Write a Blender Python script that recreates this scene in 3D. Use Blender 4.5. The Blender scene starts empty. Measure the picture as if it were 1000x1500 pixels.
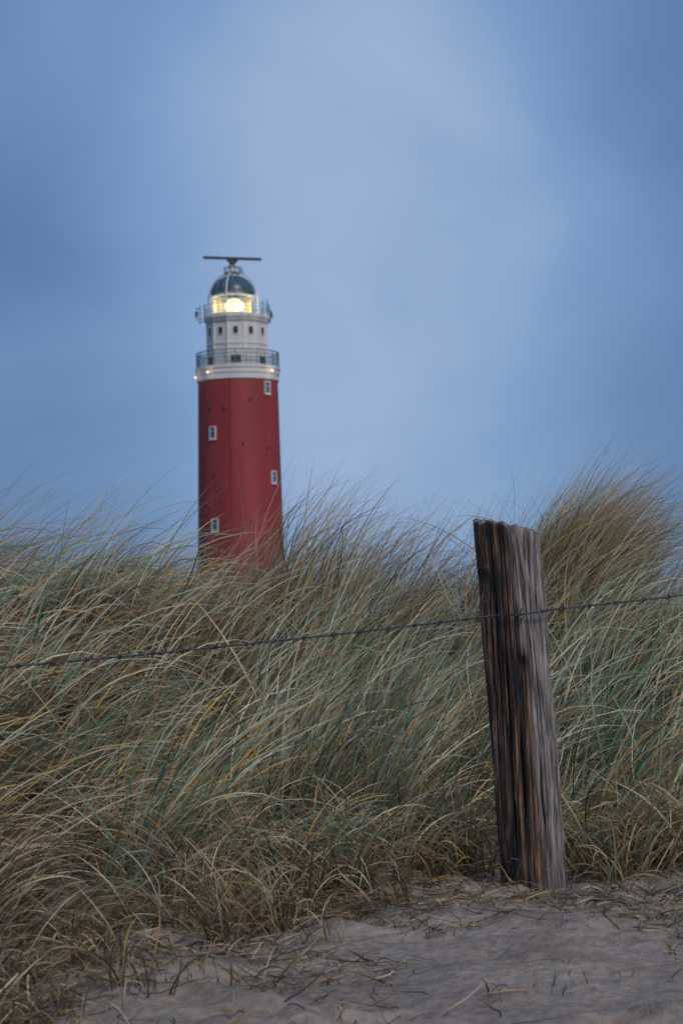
import bpy, bmesh, math, numpy as np
from mathutils import Vector, Matrix
rng=np.random.default_rng(7)
scene=bpy.context.scene
col=scene.collection
R=math.radians

# ---------------------------------------------------------------- helpers
def new_mat(name):
    m=bpy.data.materials.new(name); m.use_nodes=True
    nt=m.node_tree; b=nt.nodes['Principled BSDF']; return m,nt,b
def N(nt,t,**k):
    n=nt.nodes.new(t)
    for a,v in k.items(): setattr(n,a,v)
    return n
def simple_mat(name,c,rough=.6,metal=0.,var=.15,scale=3.,bump=0.,streak=False,emit=None,es=0.):
    m,nt,b=new_mat(name)
    tc=N(nt,'ShaderNodeTexCoord'); mp=N(nt,'ShaderNodeMapping')
    if streak: mp.inputs['Scale'].default_value=(1,1,.12)
    nt.links.new(tc.outputs['Object'],mp.inputs['Vector'])
    no=N(nt,'ShaderNodeTexNoise'); no.inputs['Scale'].default_value=scale; no.inputs['Detail'].default_value=6
    nt.links.new(mp.outputs['Vector'],no.inputs['Vector'])
    cr=N(nt,'ShaderNodeValToRGB')
    cr.color_ramp.elements[0].position=.3; cr.color_ramp.elements[1].position=.7
    cr.color_ramp.elements[0].color=(*[x*(1-var) for x in c],1)
    cr.color_ramp.elements[1].color=(*[min(1,x*(1+var)) for x in c],1)
    nt.links.new(no.outputs['Fac'],cr.inputs['Fac']); nt.links.new(cr.outputs['Color'],b.inputs['Base Color'])
    b.inputs['Roughness'].default_value=rough; b.inputs['Metallic'].default_value=metal
    if bump:
        bp=N(nt,'ShaderNodeBump'); bp.inputs['Strength'].default_value=bump
        nt.links.new(no.outputs['Fac'],bp.inputs['Height']); nt.links.new(bp.outputs['Normal'],b.inputs['Normal'])
    if emit:
        b.inputs['Emission Color'].default_value=(*emit,1); b.inputs['Emission Strength'].default_value=es
    return m
def obj_from(name,verts,faces,mat=None,parent=None,smooth=False):
    me=bpy.data.meshes.new(name); me.from_pydata([tuple(v) for v in verts],[],faces); me.update()
    o=bpy.data.objects.new(name,me); col.objects.link(o)
    if mat: me.materials.append(mat)
    if smooth: me.polygons.foreach_set('use_smooth',[True]*len(me.polygons))
    if parent: o.parent=parent
    return o
class MB:
    """accumulates many primitives into one mesh"""
    def __init__(s): s.v=[]; s.f=[]
    def add(s,v,f):
        o=len(s.v); s.v+= [tuple(x) for x in v]; s.f+=[tuple(i+o for i in q) for q in f]
    def lathe(s,prof,n=48,c=(0,0),cap=True,a0=0.):
        v=[];f=[]
        for r,z in prof:
            for i in range(n):
                a=a0+2*math.pi*i/n; v.append((c[0]+r*math.cos(a),c[1]+r*math.sin(a),z))
        for k in range(len(prof)-1):
            for i in range(n):
                j=(i+1)%n; f.append((k*n+i,k*n+j,(k+1)*n+j,(k+1)*n+i))
        if cap:
            f.append(tuple(range(n))[::-1]); f.append(tuple((len(prof)-1)*n+i for i in range(n)))
        s.add(v,f)
    def tube(s,pts,r,n=6):
        pts=[Vector(p) for p in pts]; v=[];f=[]
        for k,p in enumerate(pts):
            t=(pts[min(k+1,len(pts)-1)]-pts[max(k-1,0)]).normalized()
            u=t.cross(Vector((0,0,1)))
            if u.length<1e-3: u=t.cross(Vector((1,0,0)))
            u.normalize(); w=t.cross(u)
            rr=r[k] if isinstance(r,(list,tuple)) else r
            for i in range(n):
                a=2*math.pi*i/n; v.append(p+u*math.cos(a)*rr+w*math.sin(a)*rr)
        for k in range(len(pts)-1):
            for i in range(n):
                j=(i+1)%n; f.append((k*n+i,k*n+j,(k+1)*n+j,(k+1)*n+i))
        f.append(tuple(range(n))[::-1]); f.append(tuple((len(pts)-1)*n+i for i in range(n)))
        s.add(v,f)
    def box(s,c,size,M=None):
        v=[]
        for x in(-.5,.5):
            for y in(-.5,.5):
                for z in(-.5,.5):
                    p=Vector((x*size[0],y*size[1],z*size[2]))
                    if M: p=M@p
                    v.append(p+Vector(c))
        s.add(v,[(0,1,3,2),(4,6,7,5),(0,4,5,1),(2,3,7,6),(0,2,6,4),(1,5,7,3)])
    def obj(s,name,mat,parent=None,smooth=False): return obj_from(name,s.v,s.f,mat,parent,smooth)

def _hash(i,j,seed):
    n=(i*374761393+j*668265263+seed*1442695041)&0xffffffff
    n=((n^(n>>13))*1274126177)&0xffffffff
    return ((n^(n>>16))&0xffff)/65535.0
def vnoise(x,y,seed=0):
    x=np.asarray(x,float); y=np.asarray(y,float)
    i=np.floor(x).astype(np.int64); j=np.floor(y).astype(np.int64); fx=x-i; fy=y-j
    fx=fx*fx*(3-2*fx); fy=fy*fy*(3-2*fy)
    a=_hash(i,j,seed);b=_hash(i+1,j,seed);c=_hash(i,j+1,seed);d=_hash(i+1,j+1,seed)
    return (a*(1-fx)+b*fx)*(1-fy)+(c*(1-fx)+d*fx)*fy-.5
def fbm(x,y,seed=0,o=4):
    s=0;a=1
    for k in range(o): s=s+a*vnoise(x*2**k,y*2**k,seed+k); a*=.5
    return s
def sstep(t): t=np.clip(t,0,1); return t*t*(3-2*t)
def gauss(x,y,cx,cy,sx,sy): return np.exp(-((x-cx)/sx)**2-((y-cy)/sy)**2)

# ---------------------------------------------------------------- terrain
def edge(x):
    """y where the grass / dune foot begins"""
    return 8.15-2.15*sstep((-x-.50)/.6)+.2*np.sin(x*3.1+1)-.15*sstep((x-.9)/.5)-.6*np.exp(-((x+.08)/.34)**2)
dents=[(rng.uniform(-1.6,2.2),rng.uniform(3.8,8.0),rng.uniform(.06,.14),rng.uniform(.02,.05)) for _ in range(120)]
def height(x,y,fine=False):
    x=np.asarray(x,float); y=np.asarray(y,float)
    e=8.2-2.2*sstep((-np.clip(x,-6,6)-.55)/.8)
    rise=.86*sstep((y-e+.3)/(4.9+.35*(8.2-e)))
    rise+= .27*gauss(x,y,-.36,11.8,.5,1.3)+.36*gauss(x,y,1.27,11.6,.42,1.2)+.20*gauss(x,y,-2.3,11,1.,1.8)-.05*gauss(x,y,-1.1,12,.3,1.6)-.36*gauss(x,y,2.2,11.6,.45,2.)-.02*gauss(x,y,.35,12,.4,1.5)
    back=sstep((y-13.2)/6.)
    h=rise*(1-back)+back*(.1+.35*fbm(x/14,y/14,5))
    h=h+.10*fbm(x*.9,y*.9,11)*sstep((y-7.5)/2)
    far=sstep((np.hypot(x,y)-60)/200); h=h*(1-far)+far*(-.6)
    h=h+.045*fbm(x*1.3+4,y*1.3,21)
    if fine:
        h=h+.036*fbm(x*5,y*5,31,4)
        for a,b,s,d in dents:
            rr=((x-a)/s)**2+((y-b)/(s*.7))**2
            h=h-d*np.exp(-rr)+d*.45*np.exp(-(np.sqrt(rr)-1.5)**2*3)
    return h
def warp(lo,hi,step,far,g=1.16):
    a=list(np.arange(lo,hi+1e-6,step)); s=step; p=a[-1]
    while p<far: s*=g; p+=s; a.append(p)
    s=step;p=a[0];b=[]
    while p>-far: s*=g;p-=s;b.append(p)
    return np.array(b[::-1]+a)
gx=warp(-2.8,2.8,.02,3000); gy=warp(3.4,9.0,.02,3000)
X,Y=np.meshgrid(gx,gy); Z=height(X,Y,True)
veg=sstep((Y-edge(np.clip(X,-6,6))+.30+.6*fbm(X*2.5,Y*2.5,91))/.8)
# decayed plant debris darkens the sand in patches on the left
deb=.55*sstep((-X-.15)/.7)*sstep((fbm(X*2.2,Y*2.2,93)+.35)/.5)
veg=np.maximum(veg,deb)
nx,ny=len(gx),len(gy)
V=np.stack([X,Y,Z],-1).reshape(-1,3)
idx=np.arange(nx*ny).reshape(ny,nx)
F=np.stack([idx[:-1,:-1],idx[:-1,1:],idx[1:,1:],idx[1:,:-1]],-1).reshape(-1,4)
def fast_mesh(name,V,F,mat,cols=None,smooth=True):
    me=bpy.data.meshes.new(name); nf=len(F)
    me.vertices.add(len(V)); me.vertices.foreach_set('co',V.astype(np.float32).ravel())
    me.loops.add(nf*4); me.loops.foreach_set('vertex_index',F.astype(np.int32).ravel())
    me.polygons.add(nf); me.polygons.foreach_set('loop_start',np.arange(nf,dtype=np.int32)*4)
    me.polygons.foreach_set('loop_total',np.full(nf,4,np.int32))
    if smooth: me.polygons.foreach_set('use_smooth',np.ones(nf,bool))
    if cols is not None:
        at=me.color_attributes.new('tint','FLOAT_COLOR','POINT')
        c4=np.concatenate([cols,np.ones((len(cols),1))],1).astype(np.float32); at.data.foreach_set('color',c4.ravel())
    me.update(); me.validate()
    me.materials.append(mat); o=bpy.data.objects.new(name,me); col.objects.link(o); return o

m,nt,b=new_mat('sand')
geo=N(nt,'ShaderNodeNewGeometry')
n1=N(nt,'ShaderNodeTexNoise'); n1.inputs['Scale'].default_value=2.2; n1.inputs['Detail'].default_value=7
n2=N(nt,'ShaderNodeTexNoise'); n2.inputs['Scale'].default_value=160; n2.inputs['Detail'].default_value=3
n3=N(nt,'ShaderNodeTexNoise'); n3.inputs['Scale'].default_value=30; n3.inputs['Detail'].default_value=8
for n in(n1,n2,n3): nt.links.new(geo.outputs['Position'],n.inputs['Vector'])
cr=N(nt,'ShaderNodeValToRGB'); e=cr.color_ramp.elements
e[0].position=.3;e[0].color=(.27,.215,.175,1);e[1].position=.68;e[1].color=(.46,.38,.315,1)
nt.links.new(n1.outputs['Fac'],cr.inputs['Fac'])
mx=N(nt,'ShaderNodeMixRGB',blend_type='MULTIPLY'); mx.inputs[0].default_value=.55
cr2=N(nt,'ShaderNodeValToRGB'); e=cr2.color_ramp.elements; e[0].position=.32;e[0].color=(.45,.42,.4,1);e[1].position=.6;e[1].color=(1,1,1,1)
nt.links.new(n3.outputs['Fac'],cr2.inputs['Fac'])
nt.links.new(cr.outputs[0],mx.inputs[1]); nt.links.new(cr2.outputs[0],mx.inputs[2])
mx2=N(nt,'ShaderNodeMixRGB',blend_type='MULTIPLY'); mx2.inputs[0].default_value=.35
nt.links.new(mx.outputs[0],mx2.inputs[1]); nt.links.new(n2.outputs['Fac'],mx2.inputs[2])
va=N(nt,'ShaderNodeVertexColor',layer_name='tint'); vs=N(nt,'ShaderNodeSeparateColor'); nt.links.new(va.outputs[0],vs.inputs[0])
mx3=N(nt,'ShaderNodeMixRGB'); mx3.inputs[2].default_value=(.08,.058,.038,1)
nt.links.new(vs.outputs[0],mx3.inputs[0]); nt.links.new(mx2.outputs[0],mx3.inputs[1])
nt.links.new(mx3.outputs[0],b.inputs['Base Color']); b.inputs['Roughness'].default_value=.95
b.inputs['Specular IOR Level'].default_value=.15
ad=N(nt,'ShaderNodeMath',operation='ADD'); ml=N(nt,'ShaderNodeMath',operation='MULTIPLY'); ml.inputs[1].default_value=.12
nt.links.new(n2.outputs['Fac'],ml.inputs[0]); nt.links.new(n3.outputs['Fac'],ad.inputs[0]); nt.links.new(ml.outputs[0],ad.inputs[1])
bp=N(nt,'ShaderNodeBump'); bp.inputs['Strength'].default_value=.8; bp.inputs['Distance'].default_value=.02
nt.links.new(ad.outputs[0],bp.inputs['Height']); nt.links.new(bp.outputs[0],b.inputs['Normal'])
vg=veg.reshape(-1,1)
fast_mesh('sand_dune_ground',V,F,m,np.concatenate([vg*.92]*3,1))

# ---------------------------------------------------------------- grass
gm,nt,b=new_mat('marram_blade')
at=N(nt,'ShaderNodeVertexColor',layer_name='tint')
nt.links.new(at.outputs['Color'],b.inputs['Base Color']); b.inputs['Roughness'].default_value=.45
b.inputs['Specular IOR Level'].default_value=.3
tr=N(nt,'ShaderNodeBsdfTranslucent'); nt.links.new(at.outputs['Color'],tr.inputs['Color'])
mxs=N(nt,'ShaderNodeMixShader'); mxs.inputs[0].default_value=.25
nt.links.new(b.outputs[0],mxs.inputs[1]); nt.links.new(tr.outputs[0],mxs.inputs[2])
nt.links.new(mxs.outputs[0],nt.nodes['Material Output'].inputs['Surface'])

PAL=np.array([ # base (brown, with the shade between tufts painted in), mid, tip
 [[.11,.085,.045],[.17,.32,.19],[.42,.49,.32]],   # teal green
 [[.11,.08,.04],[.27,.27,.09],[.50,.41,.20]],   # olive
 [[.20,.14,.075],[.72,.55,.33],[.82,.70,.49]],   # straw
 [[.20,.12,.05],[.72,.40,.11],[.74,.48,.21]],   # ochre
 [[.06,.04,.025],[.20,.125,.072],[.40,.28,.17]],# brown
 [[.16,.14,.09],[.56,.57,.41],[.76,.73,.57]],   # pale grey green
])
class Grass:
    def __init__(s): s.P=[]
    def add(s,**k): s.P.append(k)
    def build(s,name,seg=8,fine=False):
        g={k:np.concatenate([p[k] for p in s.P]) for k in s.P[0]}
        n=len(g['x']); S=np.linspace(0,1,seg+1)[None,:]
        th=g['th0'][:,None]+g['bend'][:,None]*S**1.4
        az=g['az'][:,None]+g['daz'][:,None]*S
        d=np.stack([np.sin(th)*np.cos(az),np.sin(th)*np.sin(az),np.cos(th)],-1)
        step=(g['L']/seg)[:,None,None]
        p=np.zeros((n,seg+1,3)); p[:,1:]=np.cumsum((d[:,:-1]+d[:,1:])*.5*step,1)
        p+=np.stack([g['x'],g['y'],height(g['x'],g['y'],fine)-.01],-1)[:,None,:]
        hz=height(p[...,0],p[...,1],fine)+.005+.012*rng.random((n,1))
        p[...,2]=np.where(S>.08,np.maximum(p[...,2],hz),p[...,2])
        rv=rng.normal(size=(n,1,3)); rv[...,1]*=.5
        w=np.cross(d,rv); w/=np.linalg.norm(w,axis=-1,keepdims=True)+1e-6
        prof=(.75+.5*S)*(1-S**2.2)+.06
        w=w*(g['W'][:,None]*.5*prof)[...,None]
        Vv=np.stack([p-w,p+w],2).reshape(-1,3)
        b0=(np.arange(n)*(seg+1)*2)[:,None]; k=np.arange(seg)[None,:]*2
        F=np.stack([b0+k,b0+k+1,b0+k+3,b0+k+2],-1).reshape(-1,4)
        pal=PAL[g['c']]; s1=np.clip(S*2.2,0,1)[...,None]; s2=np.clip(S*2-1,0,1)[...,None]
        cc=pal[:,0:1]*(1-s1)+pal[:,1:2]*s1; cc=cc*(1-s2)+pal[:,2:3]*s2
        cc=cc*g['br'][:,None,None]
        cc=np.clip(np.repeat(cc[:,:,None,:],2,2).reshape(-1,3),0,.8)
        print(name,'blades',n)
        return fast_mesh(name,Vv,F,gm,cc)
def tuft(G,x,y,n,L,lean,bend,rad,W=.0055,az=0.,azs=.45,w=(.25,.2,.25,.1,.12,.08),br=1.,stray=.06):
    a=rng.uniform(0,2*np.pi,n); r=rad*np.sqrt(rng.random(n))
    ox=np.cos(a)*r; oy=np.sin(a)*r
    lx=np.cos(az)*lean+np.cos(a)*r/rad*.20+rng.normal(0,.10,n)
    ly=np.sin(az)*lean+np.sin(a)*r/rad*.20+rng.normal(0,.10,n)
    th=np.hypot(lx,ly); A=np.arctan2(ly,lx)
    bd=bend*rng.uniform(.35,1.6,n)
    st=rng.random(n)<stray; A=np.where(st,rng.uniform(0,6.28,n),A); bd=np.where(st,bd*1.3,bd)
    windaz=az+rng.normal(0,azs,n)
    daz=(windaz-A+np.pi)%(2*np.pi)-np.pi; daz=np.where(st,rng.normal(0,.4,n),daz)
    w=np.array(w,float); w=w/w.sum()
    G.add(x=x+ox,y=y+oy,az=A,daz=daz,th0=th,bend=bd,L=L*rng.uniform(.4,1.18,n),W=W*rng.uniform(.35,1.35,n),
          c=rng.choice(6,n,p=w),br=br*rng.uniform(.45,1.3,n))
GREEN=(.40,.14,.17,.10,.05,.18); MIX=(.18,.12,.36,.17,.12,.10); DRY=(.05,.10,.50,.18,.20,.04); DEAD=(.0,.05,.42,.12,.41,.0)
G=Grass()
pts=[]
for _ in range(7000):
    x=rng.uniform(-4.6,4.6); yy=rng.uniform(4.9,15.0)
    if yy<edge(x)+.05: continue
    if abs(x)>yy*.19+.8 and rng.random()<.55: continue
    if yy<7.7 and abs(x-.66)<.27: continue
    c=float(vnoise(x*2.1,yy*1.6,55))
    if c<(-.11 if yy>10.8 else -.20): continue
    mind=.235
    if any((x-a)**2+(yy-c2)**2<mind**2 for a,c2 in pts): continue
    pts.append((x,yy))
for x,yy in pts:
    hl=vnoise(x*1.3,yy*1.1,77)+.5; g=vnoise(x*1.4,yy*1.1,99)+.5
    left=float(sstep((-x-.3)/1.0)); back=float(sstep((yy-10)/2.5)); near=float(sstep((7.3-yy)/1.2))
    L=(.78+.30*hl)*(1-.10*back)*(1-.36*near)
    lean=.08+.36*left+.16*rng.random()+.12*back; bend=.70+.50*left+.45*rng.random()
    wsel=(GREEN if g+rng.normal(0,.12)>.42 else (MIX if rng.random()<.6 else DRY))
    if back>.4 or left>.55: wsel=MIX if g>.5 else DRY
    if near>.4 and rng.random()<.6: wsel=DEAD
    tuft(G,x,yy,int(rng.uniform(55,95)),L*rng.uniform(.62,1.15),lean,bend,.085,W=.0078-.0018*back-.002*near,az=rng.normal(-.08,.45),azs=.4,w=wsel,br=rng.uniform(.6,1.3)*(1-.25*near))
    tuft(G,x,yy,22,L*.55,.5,1.3,.13,W=.0045,az=rng.normal(0,.5),azs=1.0,w=DEAD,br=.75,stray=.4)
for _ in range(150):
    x=rng.uniform(-3.2,2.6); yy=rng.uniform(9.5,13.2)
    tuft(G,x,yy,7,1.08,.32,1.1,.06,W=.0036,az=rng.normal(0,.25),w=DRY,br=.9)
for _ in range(32):
    x=rng.normal(1.14,.14); yy=rng.normal(11.5,.4)
    tuft(G,x,yy,80,.98,.42,.9,.1,W=.005,az=rng.normal(0,.18),azs=.3,w=(.06,.2,.34,.17,.21,.02),br=.9)
n=900; x=rng.uniform(-2.0,2.4,n); yy=rng.uniform(7.6,10.5,n); k=yy>edge(x)+.05; x=x[k];yy=yy[k];n=len(x)
G.add(x=x,y=yy,az=rng.normal(0,.5,n),daz=rng.normal(0,.3,n),th0=np.abs(rng.normal(.25,.2,n)),bend=rng.uniform(.5,1.9,n),L=rng.uniform(.6,1.15,n),W=rng.uniform(.006,.010,n),c=rng.choice(6,n,p=(.25,.05,.33,.12,0,.25)),br=rng.uniform(.9,1.3,n))
for _ in range(120):
    x=rng.uniform(-.9,2.6); yy=float(edge(x))+rng.uniform(-.7,.2)
    if abs(x-.66)<.22 and yy<7.6: continue
    tuft(G,x,yy,40,.50,.34,1.6,.08,W=.0062,az=rng.normal(-.5,.9),azs=.7,w=GREEN if rng.random()<.4 else DRY,br=rng.uniform(.65,1.2),stray=.15)
for _ in range(110):
    x=rng.uniform(-2.2,-.40); yy=rng.uniform(5.0,7.3)
    if yy<float(edge(x))-.6: continue
    tuft(G,x,yy,46,.36,.65,1.1,.12,W=.0046,az=rng.normal(.1,.8),azs=.9,w=DEAD,br=rng.uniform(.5,.95),stray=.3)
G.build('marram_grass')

G=Grass()
n=38000
x=rng.uniform(-2.6,2.6,n); yy=edge(x)+.1-np.abs(rng.normal(0,1.2,n)); k=(yy>3.4)&((x<.15)|(rng.random(n)<.38))&(vnoise(x*3,yy*3,61)>-.16+.10*(x>0)); x=x[k]; yy=yy[k]; n=len(x)
G.add(x=x,y=yy,az=rng.uniform(0,6.28,n),daz=rng.normal(0,1.1,n),th0=rng.uniform(1.0,1.6,n),bend=rng.uniform(0,.6,n),
      L=rng.uniform(.03,.26,n),W=rng.uniform(.002,.006,n),c=rng.choice(6,n,p=(.03,.1,.28,.07,.52,.0)),br=rng.uniform(.35,1.0,n))
for (x,yy,n,L,w) in [(-.28,6.15,80,.36,DEAD),(-.15,6.9,55,.4,DEAD),(-.38,5.9,50,.34,DEAD),(-.55,6.8,70,.42,DEAD),(.0,7.1,60,.4,DEAD),
                  (.95,6.9,26,.30,GREEN),(.53,5.1,9,.14,GREEN),(.35,5.0,6,.12,GREEN),(.84,5.6,10,.13,DRY),(-.55,5.2,36,.25,DEAD),
                  (.45,7.35,60,.4,DRY),(.93,7.35,60,.6,DRY),(.22,7.3,60,.4,DRY),(1.1,7.6,60,.7,MIX),(-.7,5.6,50,.3,DEAD),
                  (-.2,6.5,60,.42,DEAD),(-.05,7.0,50,.45,GREEN),(.25,7.1,40,.3,DEAD),(-.75,5.1,50,.25,DEAD),(.8,7.28,30,.3,DRY),(.55,7.0,14,.2,DRY),
                  (1.0,7.2,40,.4,DRY),(1.3,7.5,50,.5,MIX),(.45,7.6,70,.6,MIX),(-.62,4.7,30,.2,DEAD),(-.25,5.3,14,.2,DEAD),(-.42,6.4,60,.40,DRY),(-.1,6.0,24,.25,DEAD),
                  (.12,6.7,24,.25,DEAD),(.5,6.4,8,.15,DRY),(.95,6.2,10,.16,DRY),(-.8,5.9,60,.3,DEAD),(-.95,5.4,60,.3,DEAD),(-.6,6.2,50,.3,MIX),(-.85,4.9,50,.25,DEAD)]:
    tuft(G,x,yy,n,L,.3,1.3,.09,W=.0054,az=rng.normal(-1.5,1.2),azs=1.2,w=w,stray=.35,br=.85)
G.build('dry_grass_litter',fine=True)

# ---------------------------------------------------------------- fence posts
pm,nt,b=new_mat('weathered_wood')
tc=N(nt,'ShaderNodeTexCoord'); mp=N(nt,'ShaderNodeMapping'); mp.inputs['Scale'].default_value=(1,1,.07)
nt.links.new(tc.outputs['Object'],mp.inputs[0])
ng=N(nt,'ShaderNodeTexNoise'); ng.inputs['Scale'].default_value=65; ng.inputs['Detail'].default_value=9; ng.inputs['Roughness'].default_value=.68; ng.inputs['Distortion'].default_value=.25
mp2=N(nt,'ShaderNodeMapping'); mp2.inputs['Scale'].default_value=(1,1,.35); nt.links.new(tc.outputs['Object'],mp2.inputs[0])
nl=N(nt,'ShaderNodeTexNoise'); nl.inputs['Scale'].default_value=19; nl.inputs['Detail'].default_value=8; nl.inputs['Roughness'].default_value=.65
nt.links.new(mp.outputs[0],ng.inputs[0]); nt.links.new(mp2.outputs[0],nl.inputs[0])
at=N(nt,'ShaderNodeVertexColor',layer_name='tint'); sp=N(nt,'ShaderNodeSeparateColor'); nt.links.new(at.outputs[0],sp.inputs[0])
cg=N(nt,'ShaderNodeValToRGB'); e=cg.color_ramp.elements; e[0].position=.36;e[0].color=(.030,.025,.025,1);e[1].position=.66;e[1].color=(.38,.35,.34,1)
e=cg.color_ramp.elements.new(.48); e.color=(.165,.147,.143,1)
cb=N(nt,'ShaderNodeValToRGB'); e=cb.color_ramp.elements; e[0].position=.38;e[0].color=(.012,.008,.006,1);e[1].position=.66;e[1].color=(.36,.18,.085,1)
e=cb.color_ramp.elements.new(.53); e.color=(.072,.041,.026,1)
nt.links.new(ng.outputs['Fac'],cg.inputs[0]); nt.links.new(ng.outputs['Fac'],cb.inputs[0])
mw=N(nt,'ShaderNodeMixRGB')
am=N(nt,'ShaderNodeMath',operation='SUBTRACT'); am.inputs[1].default_value=.5; nt.links.new(nl.outputs['Fac'],am.inputs[0])
an=N(nt,'ShaderNodeMath',operation='MULTIPLY_ADD',use_clamp=True); an.inputs[1].default_value=2.0
nt.links.new(am.outputs[0],an.inputs[0]); nt.links.new(sp.outputs[0],an.inputs[2])
nt.links.new(an.outputs[0],mw.inputs[0]); nt.links.new(cb.outputs[0],mw.inputs[1]); nt.links.new(cg.outputs[0],mw.inputs[2])
md=N(nt,'ShaderNodeMixRGB'); md.inputs[2].default_value=(.008,.006,.005,1)
nt.links.new(sp.outputs[1],md.inputs[0]); nt.links.new(mw.outputs[0],md.inputs[1])
nt.links.new(md.outputs[0],b.inputs['Base Color']); b.inputs['Roughness'].default_value=.85
bp=N(nt,'ShaderNodeBump'); bp.inputs['Strength'].default_value=.8; bp.inputs['Distance'].default_value=.006
nt.links.new(ng.outputs['Fac'],bp.inputs['Height']); nt.links.new(bp.outputs[0],b.inputs['Normal'])

def post(base,top,size,rot,seed):
    A=320; H=300
    ax=(top-base)
    kk,ii=np.meshgrid(np.arange(H+1),np.arange(A),indexing='ij')
    a=(2*math.pi*ii/A).ravel(); t=(kk/H).ravel()
    c,s=np.cos(a),np.sin(a); p=5.5
    rad=(np.abs(c)**p+np.abs(s)**p)**(-1/p)*size*.5
    u=c*2.2+5; v=s*2.2+5
    dn=.016*fbm(u*1.0+t*1.6,v+t*1.3,seed)
    grain=vnoise(u*9,v*9+t*2.5,seed+3); grain2=vnoise(u*20,v*20+t*4,seed+4)
    wob=.25*np.sin(t*4)+.15*vnoise(t*9,a*0+1,seed+5)
    crack=np.clip(np.abs(vnoise(u*4.2+wob,v*4.2+t*.5,seed+8))*16,0,1)
    crack=1-(1-crack)*np.clip(.3+2.*(vnoise(t*6,a*2,seed+6)+.4),0,1)
    ang=np.arctan2(np.sin(a+rot),np.cos(a+rot))
    split=np.zeros_like(a)
    for a0,t0,t1,wd,dp,sd in [(-2.45,.55,1.02,.022,1.,1),(-2.1,.25,.78,.03,1.,2),(-1.75,.3,.62,.035,1.,3),(-1.22,.62,1.02,.028,1.,4),(-.92,.30,.80,.030,1.,5),(-.62,.5,1.02,.022,.9,6),(-1.05,.25,.55,.04,1.,7),(-2.75,.3,.9,.025,.8,8),(.6,.3,1.,.03,1.,9),(2.,.3,1.,.03,1.,10)]:
        path=a0+.10*np.sin(t*6+sd)+.10*vnoise(t*10,t*0+sd,seed+20)+.04*vnoise(t*38,t*0+sd,seed+21)
        env=sstep((t-t0)/.12)*sstep((t1-t)/.12+.01)
        split=np.maximum(split,dp*env*np.exp(-((ang-path)/(wd*(.6+1.1*env)))**2))
    dn=dn+.005*grain+.003*grain2-.008*(1-crack)-.020*split
    chips=np.clip(vnoise(t*16,a*0+3,seed+30)*2-.35,0,1)*np.exp(-((ang+2.9)/.35)**2); dn-=.035*chips
    kn=np.exp(-((ang+1.50)/.14)**2-((t-.70)/.018)**2); knr=np.exp(-((ang+1.50)/.26)**2-((t-.70)/.04)**2)
    dn=dn-.026*kn+.007*knr
    ch=np.exp(-((ang+1.25)/.28)**2)*sstep((t-.78)/.2)*.02; dn-=ch
    f=(rad+dn)/rad
    x=c*rad*f; y=s*rad*f
    tw=.12*(t-.5)
    wx=x*np.cos(rot+tw)-y*np.sin(rot+tw); wy=x*np.sin(rot+tw)+y*np.cos(rot+tw)
    L=ax.length+.35; dirv=ax.normalized()
    b0=base-dirv*.35
    bow=.010*np.sin(t*3.1)
    px=b0.x+dirv.x*t*L+wx+bow; py=b0.y+dirv.y*t*L+wy
    pz=b0.z+dirv.z*t*L
    topw=sstep((t-.96)/.04)
    pz=pz+topw*(-.10*wx/size*.35+.026*vnoise(wx*45,wy*45,seed+9)-.010)
    P=np.stack([px,py,pz],1)
    bnd=1.48+.22*np.sin(t*7+1)*.5+.2*vnoise(t*12,t*0,seed+15)-.35*sstep((.5-t)/.3)
    grey=.5+.5*np.tanh((ang+bnd)*9.0)
    grey=np.where(ang>1.6,.6,grey)
    grey=np.clip(grey*1.15+.3*sstep((t-.97)/.03)-.12,0,1)
    dark=np.clip((1-crack)*.45+split*1.1+kn*1.2+.45*sstep((.30-t)/.1)+.15*(grain<-.25),0,1)
    Cc=np.stack([grey,dark,dark],1)
    idx=np.arange((H+1)*A).reshape(H+1,A); nxt=np.roll(idx,-1,1)
    F=np.stack([idx[:-1],nxt[:-1],nxt[1:],idx[1:]],-1).reshape(-1,4)
    rings=9; last=idx[-1]; cen=P[last].mean(0); n0=len(P); capP=[];capC=[];capF=[]
    prev=last
    for r in range(1,rings+1):
        s=1-r/rings*.995; q=cen+(P[last]-cen)*s
        q[:,2]+=.006+.012*vnoise(q[:,0]*55,q[:,1]*55,seed+12)+.008*vnoise(q[:,0]*160,q[:,1]*160,seed+13)
        capP.append(q); capC.append(np.tile([.75,.15,.15],(A,1)))
        ids=np.arange(A)+n0+(r-1)*A
        capF.append(np.stack([prev,np.roll(prev,-1),np.roll(ids,-1),ids],-1)); prev=ids
    P=np.concatenate([P]+capP); Cc=np.concatenate([Cc]+capC); F=np.concatenate([F]+capF)
    return fast_mesh('wooden_fence_post',P,F,pm,Cc)
PB=Vector((.645,7.08,float(height(.645,7.08))-.01)); PT=Vector((.582,7.12,1.282))
post(PB,PT,.182,R(46),3)
LB=Vector((-2.9,4.6,float(height(-2.9,4.6)))); post(LB,LB+Vector((.03,0,1.15)),.17,R(20),14)
RB=Vector((4.2,8.9,float(height(4.2,8.9)))); post(RB,Vector((4.18,8.92,1.45)),.17,R(30),25)

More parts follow.
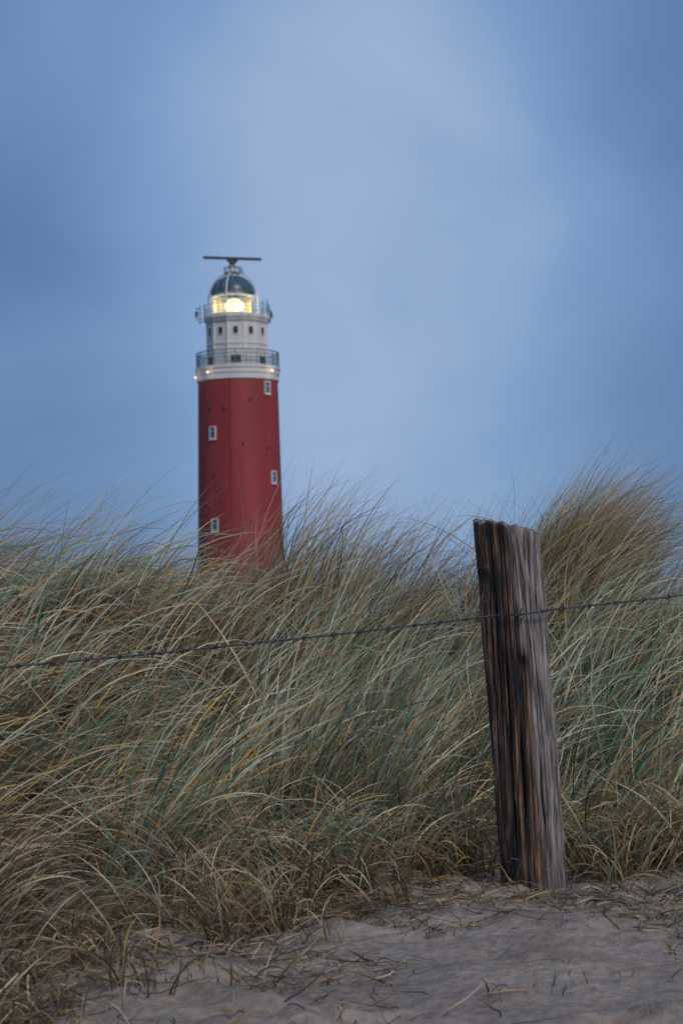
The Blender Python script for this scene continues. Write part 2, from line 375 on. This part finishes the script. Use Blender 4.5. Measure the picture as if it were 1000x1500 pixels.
# ---------------------------------------------------------------- barbed wire
wm=simple_mat('rusty_wire',(.085,.09,.105),.55,.5,.4,40)
W=MB()
def wirepath(a,b,sag,n):
    return [a.lerp(b,i/n)+Vector((0,0,-sag*4*(i/n)*(1-i/n))) for i in range(n+1)]
attach=Vector((.545,7.02,.955))
def strand(pts):
    pts=[Vector(p) for p in pts]; dist=0
    A=[];B=[]
    nextb=.07
    for i,p in enumerate(pts):
        if i: dist+=(p-pts[i-1]).length
        t=(pts[min(i+1,len(pts)-1)]-pts[max(i-1,0)]).normalized()
        u=t.cross(Vector((0,0,1))).normalized(); w=t.cross(u); ph=dist*2*math.pi/.055
        off=(u*math.cos(ph)+w*math.sin(ph))*.0026
        A.append(p+off);B.append(p-off)
        if dist>nextb:
            nextb+=.115
            W.tube([p+(u*math.cos(q)+w*math.sin(q))*.0062+t*(q/12.6-.5)*.012 for q in np.linspace(0,12.6,16)],.0016,5)
            for sg in(-1,1):
                r0=rng.uniform(0,6.28)
                dv=(u*math.cos(r0)+w*math.sin(r0))
                W.tube([p+t*.005*sg-dv*.016+t*.004,p+t*.005*sg,p+t*.005*sg+dv*.016-t*.004],[.0006,.0016,.0006],5)
    W.tube(A,.0021,5);W.tube(B,.0021,5)
lend=LB+Vector((.1,0,.74)); lend.z=.77
mid=Vector((.632,6.950,.957)); post_r=Vector((.745,7.06,.972))
pl=wirepath(lend,attach,.035,420)
pr=wirepath(post_r,Vector((4.1,8.85,1.42)),.05,400)
strand(pl[:-1]+[attach.lerp(mid,i/8) for i in range(9)]+[mid.lerp(post_r,i/12) for i in range(1,12)]+pr)
W.tube([(.625,7.0,.977),(.625,6.945,.974),(.625,6.938,.96),(.625,6.945,.945),(.625,7.0,.942)],.0022,5)
W.obj('barbed_wire_fence',wm,None,True)

# ---------------------------------------------------------------- lighthouse
D=170.; S=D/2917.
def Zy(y): return .97+(903-y)*S + (3*S if y<431 else 0)
cx=-8.63
LH=bpy.data.objects.new('lighthouse',None); col.objects.link(LH); LH.location=(cx,D,0)
red=simple_mat('red_paint',(.285,.034,.034),.6,0,.22,.6,.05,streak=True)
white=simple_mat('white_paint',(.66,.65,.62),.55,0,.14,1.2,.03,streak=True)
slate=simple_mat('blue_grey_roof',(.055,.10,.14),.35,.2,.25,2)
railm=simple_mat('blue_grey_rail',(.16,.25,.30),.5,.3,.15,2)
steel=simple_mat('dark_steel',(.07,.08,.10),.5,.4,.2,3)
pane=simple_mat('window_pane',(.10,.13,.17),.15,0,.2,2)
grille=simple_mat('dark_opening',(.02,.022,.026),.6,0,.2,2)
lampm=simple_mat('lit_lens',(1,.85,.5),.4,0,.05,3,emit=(1.,.88,.58),es=1.1)
bulb=simple_mat('small_lamp',(1,.8,.5),.4,0,.05,3,emit=(1.,.75,.42),es=1.6)
gl=bpy.data.materials.new('lantern_glass'); gl.use_nodes=True; nt=gl.node_tree; nt.nodes.clear()
o=N(nt,'ShaderNodeOutputMaterial'); t1=N(nt,'ShaderNodeBsdfTransparent'); g1=N(nt,'ShaderNodeBsdfGlossy'); g1.inputs['Roughness'].default_value=.05
t1.inputs[0].default_value=(.95,.96,.92,1)
fr=N(nt,'ShaderNodeFresnel'); fr.inputs[0].default_value=1.45; ms=N(nt,'ShaderNodeMixShader')
nt.links.new(fr.outputs[0],ms.inputs[0]);nt.links.new(t1.outputs[0],ms.inputs[1]);nt.links.new(g1.outputs[0],ms.inputs[2]);nt.links.new(ms.outputs[0],o.inputs[0])
rt=58.5*S; rb=61.8*S
def rr(z): 
    t=(Zy(555)-z)/(Zy(555)-Zy(750)); return rt+(rb-rt)*t+.02*max(0,t-1)**2
q=MB(); q.lathe([(rr(z),z) for z in np.linspace(-1.5,Zy(558),14)],96,cap=False); q.obj('tower_shaft',red,LH,True)
q=MB(); q.lathe([(rt+.03,Zy(560)),(rt+.10,Zy(559)),(rt+.10,Zy(552)),(rt+.16,Zy(550)),(rt+.16,Zy(544)),(rt+.24,Zy(543)),(rt+.24,Zy(539.5)),(2.0,Zy(539))],96); q.obj('gallery_band',white,LH,False)
wf=MB(); wp=MB()
def win(px,py,w=.62,h=1.05,fr=.13,F=wf,P=wp):
    z=Zy(py); R0=rr(z); s=max(-.97,min(.97,((px-352)*S)/R0)); a=math.asin(s)
    M=Matrix.Rotation(a,3,'Z'); n=Vector((math.sin(a),-math.cos(a),0)); tx=Vector((math.cos(a),math.sin(a),0))
    c=n*(R0-.02)+Vector((0,0,z))
    for sg in(-1,1):
        F.box(c+tx*sg*(w/2+fr/2),(fr,.22,h+2*fr),M)
        F.box(c+Vector((0,0,sg*(h/2+fr/2))),(w,.22,fr),M)
    F.box(c+Vector((0,0,-h/2-fr-.05)),(w+2.4*fr,.32,.08),M)
    P.box(c,(w,.14,h),M)
    F.box(c+n*.03+Vector((0,0,.12)),(w-.004,.13,.04),M)
for px,py in[(396,572),(317,637),(403,702),(318,771)]: win(px,py,.50,.90,.09)
wf.obj('window_frames',white,LH); wp.obj('window_panes',pane,LH)
q=MB()
for px,py in[(313,603),(334,603),(361,655),(318,700),(395,660),(372,590)]:
    z=Zy(py);R0=rr(z);a=math.asin(((px-352)*S)/R0);q.box((math.sin(a)*R0,-math.cos(a)*R0,z),(.16,.16,.22),Matrix.Rotation(a,3,'Z'))
q.obj('shaft_vents',grille,LH)
q=MB(); a=math.asin((343-352)/61.); q.tube([(math.sin(a)*(rr(z)+.03),-math.cos(a)*(rr(z)+.03),z) for z in np.linspace(0,Zy(560),10)],.05); q.obj('lightning_conductor',red,LH)
rd=45*S; n=12
q=MB(); q.lathe([(rd,Zy(539)),(rd,Zy(474)),(rd+.12,Zy(473)),(rd+.22,Zy(469)),(rd+.30,Zy(467)),(rd+.30,Zy(463.5)),(1.5,Zy(463))],n,a0=R(15)); q.obj('watch_room',white,LH)
q=MB()
for i in range(n):
    a=R(15)+2*math.pi*i/n; q.tube([(rd*math.cos(a),rd*math.sin(a),Zy(538)),(rd*math.cos(a),rd*math.sin(a),Zy(474))],.085,6)
q.lathe([(rd+.05,Zy(507)),(rd+.07,Zy(506)),(rd+.07,Zy(504)),(rd+.05,Zy(503))],n,a0=R(15),cap=False)
q.obj('watch_room_pilasters',white,LH)
F2=MB();P2=MB()
for i in range(n):
    a=2*math.pi*i/n; nn=Vector((math.cos(a),math.sin(a),0)); M=Matrix.Rotation(a+math.pi/2,3,'Z'); ap=rd*math.cos(math.pi/n)
    c=nn*(ap-.03)+Vector((0,0,Zy(487))); P2.box(c,(.38,.14,.60),M)
    for sg in(-1,1):
        F2.box(c+M@Vector((sg*.22,0,0)),(.06,.18,.72),M); F2.box(c+Vector((0,0,sg*.33)),(.36,.18,.06),M)
    if i%2==1:
        c=nn*(ap-.03)+Vector((0,0,Zy(529))); P2.box(c,(.85,.14,.62),M)
        F2.box(c+Vector((0,0,.35)),(.98,.18,.08),M)
F2.obj('watch_room_frames',white,LH);P2.obj('watch_room_windows',grille,LH)
def railing(name,r,z0,z1,n,bars,mat,tr=.035,mesh=False):
    q=MB()
    for i in range(n):
        a=2*math.pi*i/n; q.tube([(r*math.cos(a),r*math.sin(a),z0),(r*math.cos(a),r*math.sin(a),z1)],tr,5)
    for k in range(bars+1):
        z=z0+(z1-z0)*(k+1)/(bars+1)
        q.tube([(r*math.cos(a),r*math.sin(a),z) for a in np.linspace(0,2*math.pi,65)],tr if k==bars else tr*.7,5)
    if mesh:
        for i in range(n*4):
            a=2*math.pi*i/(n*4); q.tube([(r*math.cos(a),r*math.sin(a),z0+.1),(r*math.cos(a),r*math.sin(a),z1)],.016,4)
    return q.obj(name,mat,LH)
railing('main_gallery_railing',60.3*S,Zy(539.5),Zy(517),24,3,railm,.045,True)
railing('upper_gallery_railing',48.5*S,Zy(463.5),Zy(447),18,2,railm,.03)
rl=30.5*S
cl=(-.3,0)
q=MB(); q.lathe([(rl+.05,Zy(463)),(rl+.05,Zy(458)),(rl-.05,Zy(457.6)),(.3,Zy(457.5))],16,cl); q.lathe([(rl+.02,Zy(434.5)),(rl+.16,Zy(434)),(rl+.16,Zy(431.5)),(rl,Zy(431)),(rl-.4,Zy(431.5))],32,cl,cap=False); q.obj('lantern_base_and_gutter',white,LH)
q=MB(); q.lathe([(rl-.02,Zy(457.5)),(rl-.02,Zy(434.5))],16,cl,cap=False); q.obj('lantern_glazing',gl,LH)
q=MB()
for i in range(16):
    a=2*math.pi*i/16; q.tube([(cl[0]+rl*math.cos(a),rl*math.sin(a),Zy(457.5)),(cl[0]+rl*math.cos(a),rl*math.sin(a),Zy(434.5))],.03,5)
q.obj('lantern_mullions',white,LH)
q=MB(); h0,h1=Zy(457),Zy(435); q.lathe([(.25,h0),(.5,h0+.1),(.74,h0+.35),(.8,(h0+h1)/2),(.72,h1-.35),(.5,h1-.1),(.2,h1)],24,(cl[0]+.1,0)); q.obj('lantern_lens',lampm,LH,True)
q=MB(); v=[]
for i in range(13):
    a=R(-5)+R(190)*i/12
    for z in(Zy(457),Zy(435)): v.append((cl[0]+(rl-.15)*math.cos(a),(rl-.15)*math.sin(a),z))
q.add(v,[(2*i,2*i+2,2*i+3,2*i+1) for i in range(12)]); q.obj('lantern_bounce_panel',simple_mat('cream_panel',(.80,.74,.58),.6),LH)  # cream back panels added inside the lantern to catch its light
q=MB(); rdm=32*S; zb=Zy(430.9); prof=[(rdm*math.cos(t),zb+(Zy(404)-zb)*math.sin(t)) for t in np.linspace(0,1.40,12)]
q.lathe(prof,32,cl,cap=False); q.obj('dome_roof',slate,LH,True)
q=MB()
for i in range(16):
    a=2*math.pi*i/16; q.tube([(cl[0]+(r+.01)*math.cos(a),(r+.01)*math.sin(a),z+.01) for r,z in prof],.03,4)
q.obj('dome_ribs',railm,LH)
q=MB(); q.lathe([(.55,Zy(407)),(.5,Zy(402)),(.62,Zy(401.5)),(.62,Zy(400)),(.3,Zy(399.8)),(.3,Zy(392)),(.42,Zy(391)),(.42,Zy(389.5)),(.16,Zy(389)),(.14,Zy(382))],20,cl)
q.obj('roof_ventilator',white,LH,False)
q=MB()
for r,z0,z1 in[(.72,Zy(400),Zy(392))]:
    for i in range(10):
        a=2*math.pi*i/10; q.tube([(cl[0]+r*math.cos(a),r*math.sin(a),z0),(cl[0]+r*math.cos(a),r*math.sin(a),z1)],.022,4)
    q.tube([(cl[0]+r*math.cos(a),r*math.sin(a),z1) for a in np.linspace(0,2*math.pi,25)],.028,4)
    q.tube([(cl[0]+r*math.cos(a),r*math.sin(a),z0) for a in np.linspace(0,2*math.pi,25)],.035,4)
for dx,t in[(.8,10),(-.6,6),(.95,6)]: q.tube([(cl[0]+dx,0.1,Zy(402)),(cl[0]+dx,.1,Zy(402)+t*S)],.03,4)
q.obj('roof_rail',steel,LH)
q=MB()
for a in[R(-12),R(78),R(168),R(-102)]:
    pts=[]
    for t in np.linspace(0,1,18):
        th=t*math.pi/2; r=38*S*max(math.cos(th),0)**.8; r=max(r,.35); z=Zy(442)+(Zy(400)-Zy(442))*math.sin(th)
        pts.append((cl[0]+r*math.cos(a),r*math.sin(a),z))
    pts=[(pts[0][0],pts[0][1],Zy(463))]+pts
    q.tube(pts,.07,6)
q.obj('arched_stays',white,LH)
q=MB(); zz=Zy(378.3); M=Matrix.Rotation(R(3.0),3,'Y')
q.box((cl[0],0,zz+.02),(86*S,.30,.20),M); q.box((cl[0],-.17,zz-.02),(78*S,.05,.12),M); q.box((cl[0],0,zz-.2),(.9,.5,.14),M); q.lathe([(.22,Zy(389)),(.28,Zy(385)),(.2,Zy(381))],16,cl)
q.obj('radar_scanner',steel,LH)
q=MB()
def pole(px,y0,y1,dep=0.,r=.035): q.tube([((px-352)*S,dep,Zy(y0)),((px-352)*S,dep,Zy(y1))],r,5)
for px,y0,y1,d in[(298,472,443,0),(294,468,448,-.4),(304,465,440,1),(397,468,436,0),(401,472,450,.3),(391,462,440,-.6),(404,466,455,0)]: pole(px,y0,y1,d)
for px,yy,L,d in[(296,449,7,-.1),(296,456,9,0),(297,464,8,.1),(399,454,9,0),(400,462,11,.1),(398,447,6,0),(301,469,10,0),(395,469,12,0)]:
    q.tube([((px-352-L/2)*S,d,Zy(yy)),((px-352+L/2)*S,d,Zy(yy))],.035,5)
q.box(((293-352)*S,-.3,Zy(458)),(.22,.3,.45)); q.box(((402.5-352)*S,0,Zy(460)),(.24,.3,.4))
q.obj('antennas',steel,LH)
q=MB()
for px,py in [(291,553),(311,549),(404,547)]:
    s=(px-352)*S; R0=rt+.32; s=max(-R0*.99,min(R0*.99,s)); yv=-math.sqrt(R0*R0-s*s)
    q.lathe([(.03,Zy(py)-.09),(.08,Zy(py)-.04),(.08,Zy(py)+.04),(.03,Zy(py)+.09)],10,(s,yv))
    ld=bpy.data.lights.new('gallery_lamp_light','POINT'); ld.energy=6; ld.color=(1,.76,.48); ld.shadow_soft_size=.12
    lo=bpy.data.objects.new('gallery_lamp_light',ld); col.objects.link(lo); lo.parent=LH; lo.location=(s*1.10,yv-.5,Zy(py)+.1)
q.obj('gallery_lamps',bulb,LH)
for dx in(-1.2,1.2):
    ld=bpy.data.lights.new('lantern_light','POINT'); ld.energy=75; ld.color=(1,.88,.60); ld.shadow_soft_size=.2
    lo=bpy.data.objects.new('lantern_light',ld); col.objects.link(lo); lo.parent=LH; lo.location=(cl[0]+dx*.9,-.6,Zy(446))

# ---------------------------------------------------------------- sky and light
w=bpy.data.worlds.new('World'); scene.world=w; w.use_nodes=True; nt=w.node_tree; nt.nodes.clear()
out=N(nt,'ShaderNodeOutputWorld')
sun_dir=Vector((.45,-.75,.66)).normalized()
sky=N(nt,'ShaderNodeTexSky',sky_type='NISHITA',sun_disc=False); sky.sun_elevation=math.asin(sun_dir.z); sky.sun_rotation=math.atan2(sun_dir.x,sun_dir.y)
b1=N(nt,'ShaderNodeBackground'); b1.inputs[1].default_value=.06; nt.links.new(sky.outputs[0],b1.inputs[0])
tc=N(nt,'ShaderNodeTexCoord')
def lobe(d,scale,lo,hi):
    s=N(nt,'ShaderNodeVectorMath',operation='SUBTRACT'); s.inputs[1].default_value=d
    nt.links.new(tc.outputs['Generated'],s.inputs[0])
    mm=N(nt,'ShaderNodeVectorMath',operation='MULTIPLY'); mm.inputs[1].default_value=scale; nt.links.new(s.outputs[0],mm.inputs[0])
    l=N(nt,'ShaderNodeVectorMath',operation='LENGTH'); nt.links.new(mm.outputs[0],l.inputs[0])
    r=N(nt,'ShaderNodeMapRange',interpolation_type='SMOOTHERSTEP'); r.inputs[1].default_value=0;r.inputs[2].default_value=1;r.inputs[3].default_value=hi;r.inputs[4].default_value=lo
    nt.links.new(l.outputs['Value'],r.inputs[0]); return r.outputs[0]
mp=N(nt,'ShaderNodeMapping'); mp.inputs['Scale'].default_value=(1,1,1.3); nt.links.new(tc.outputs['Generated'],mp.inputs[0])
cn=N(nt,'ShaderNodeTexNoise'); cn.inputs['Scale'].default_value=6.; cn.inputs['Detail'].default_value=5; cn.inputs['Roughness'].default_value=.45; cn.inputs['Distortion'].default_value=.5
nt.links.new(mp.outputs[0],cn.inputs[0])
def math2(op,a,b_):
    n=N(nt,'ShaderNodeMath',operation=op)
    for i,v in enumerate((a,b_)):
        if isinstance(v,(int,float)): n.inputs[i].default_value=v
        else: nt.links.new(v,n.inputs[i])
    return n.outputs[0]
t=math2('MULTIPLY',math2('SUBTRACT',cn.outputs['Fac'],.5),.65)
t=math2('ADD',t,.11)
t=math2('ADD',t,lobe((.01,.975,.215),(4.7,2,3.6),0,.64))
t=math2('ADD',t,lobe((.02,.995,.06),(4.8,2,8.),0,.24))
t=math2('ADD',t,lobe((0,-.4,.9),(.8,.8,.8),0,.55))
rp=N(nt,'ShaderNodeValToRGB'); e=rp.color_ramp.elements
e[0].position=0;e[0].color=(.092,.186,.39,1);e[1].position=1;e[1].color=(.48,.58,.78,1)
e=rp.color_ramp.elements.new(.45); e.color=(.205,.345,.595,1)
nt.links.new(t,rp.inputs[0])
b2=N(nt,'ShaderNodeBackground'); b2.inputs[1].default_value=1.0; nt.links.new(rp.outputs[0],b2.inputs[0])
ms=N(nt,'ShaderNodeMixShader'); ms.inputs[0].default_value=.9
nt.links.new(b1.outputs[0],ms.inputs[1]);nt.links.new(b2.outputs[0],ms.inputs[2]);nt.links.new(ms.outputs[0],out.inputs[0])
sl=bpy.data.lights.new('sun','SUN'); sl.energy=1.6; sl.angle=R(18); sl.color=(1,.89,.78)
so=bpy.data.objects.new('sun',sl); col.objects.link(so); so.rotation_euler=(-sun_dir).to_track_quat('-Z','Y').to_euler(); so.location=(5,-10,20)

# ---------------------------------------------------------------- camera
cd=bpy.data.cameras.new('camera'); cam=bpy.data.objects.new('camera',cd); col.objects.link(cam)
cd.sensor_fit='VERTICAL'; cd.sensor_height=36; cd.sensor_width=24; cd.lens=70; cd.clip_start=.1; cd.clip_end=6000
M=Matrix.Rotation(R(90+2.94),4,'X')@Matrix.Rotation(R(-1.2),4,'Z')
cam.matrix_world=Matrix.Translation((0,0,.97))@M
cd.dof.use_dof=True; cd.dof.focus_distance=8.3; cd.dof.aperture_fstop=6.3
scene.camera=cam
scene.view_settings.view_transform='Standard'; scene.view_settings.look='None'; scene.view_settings.exposure=0
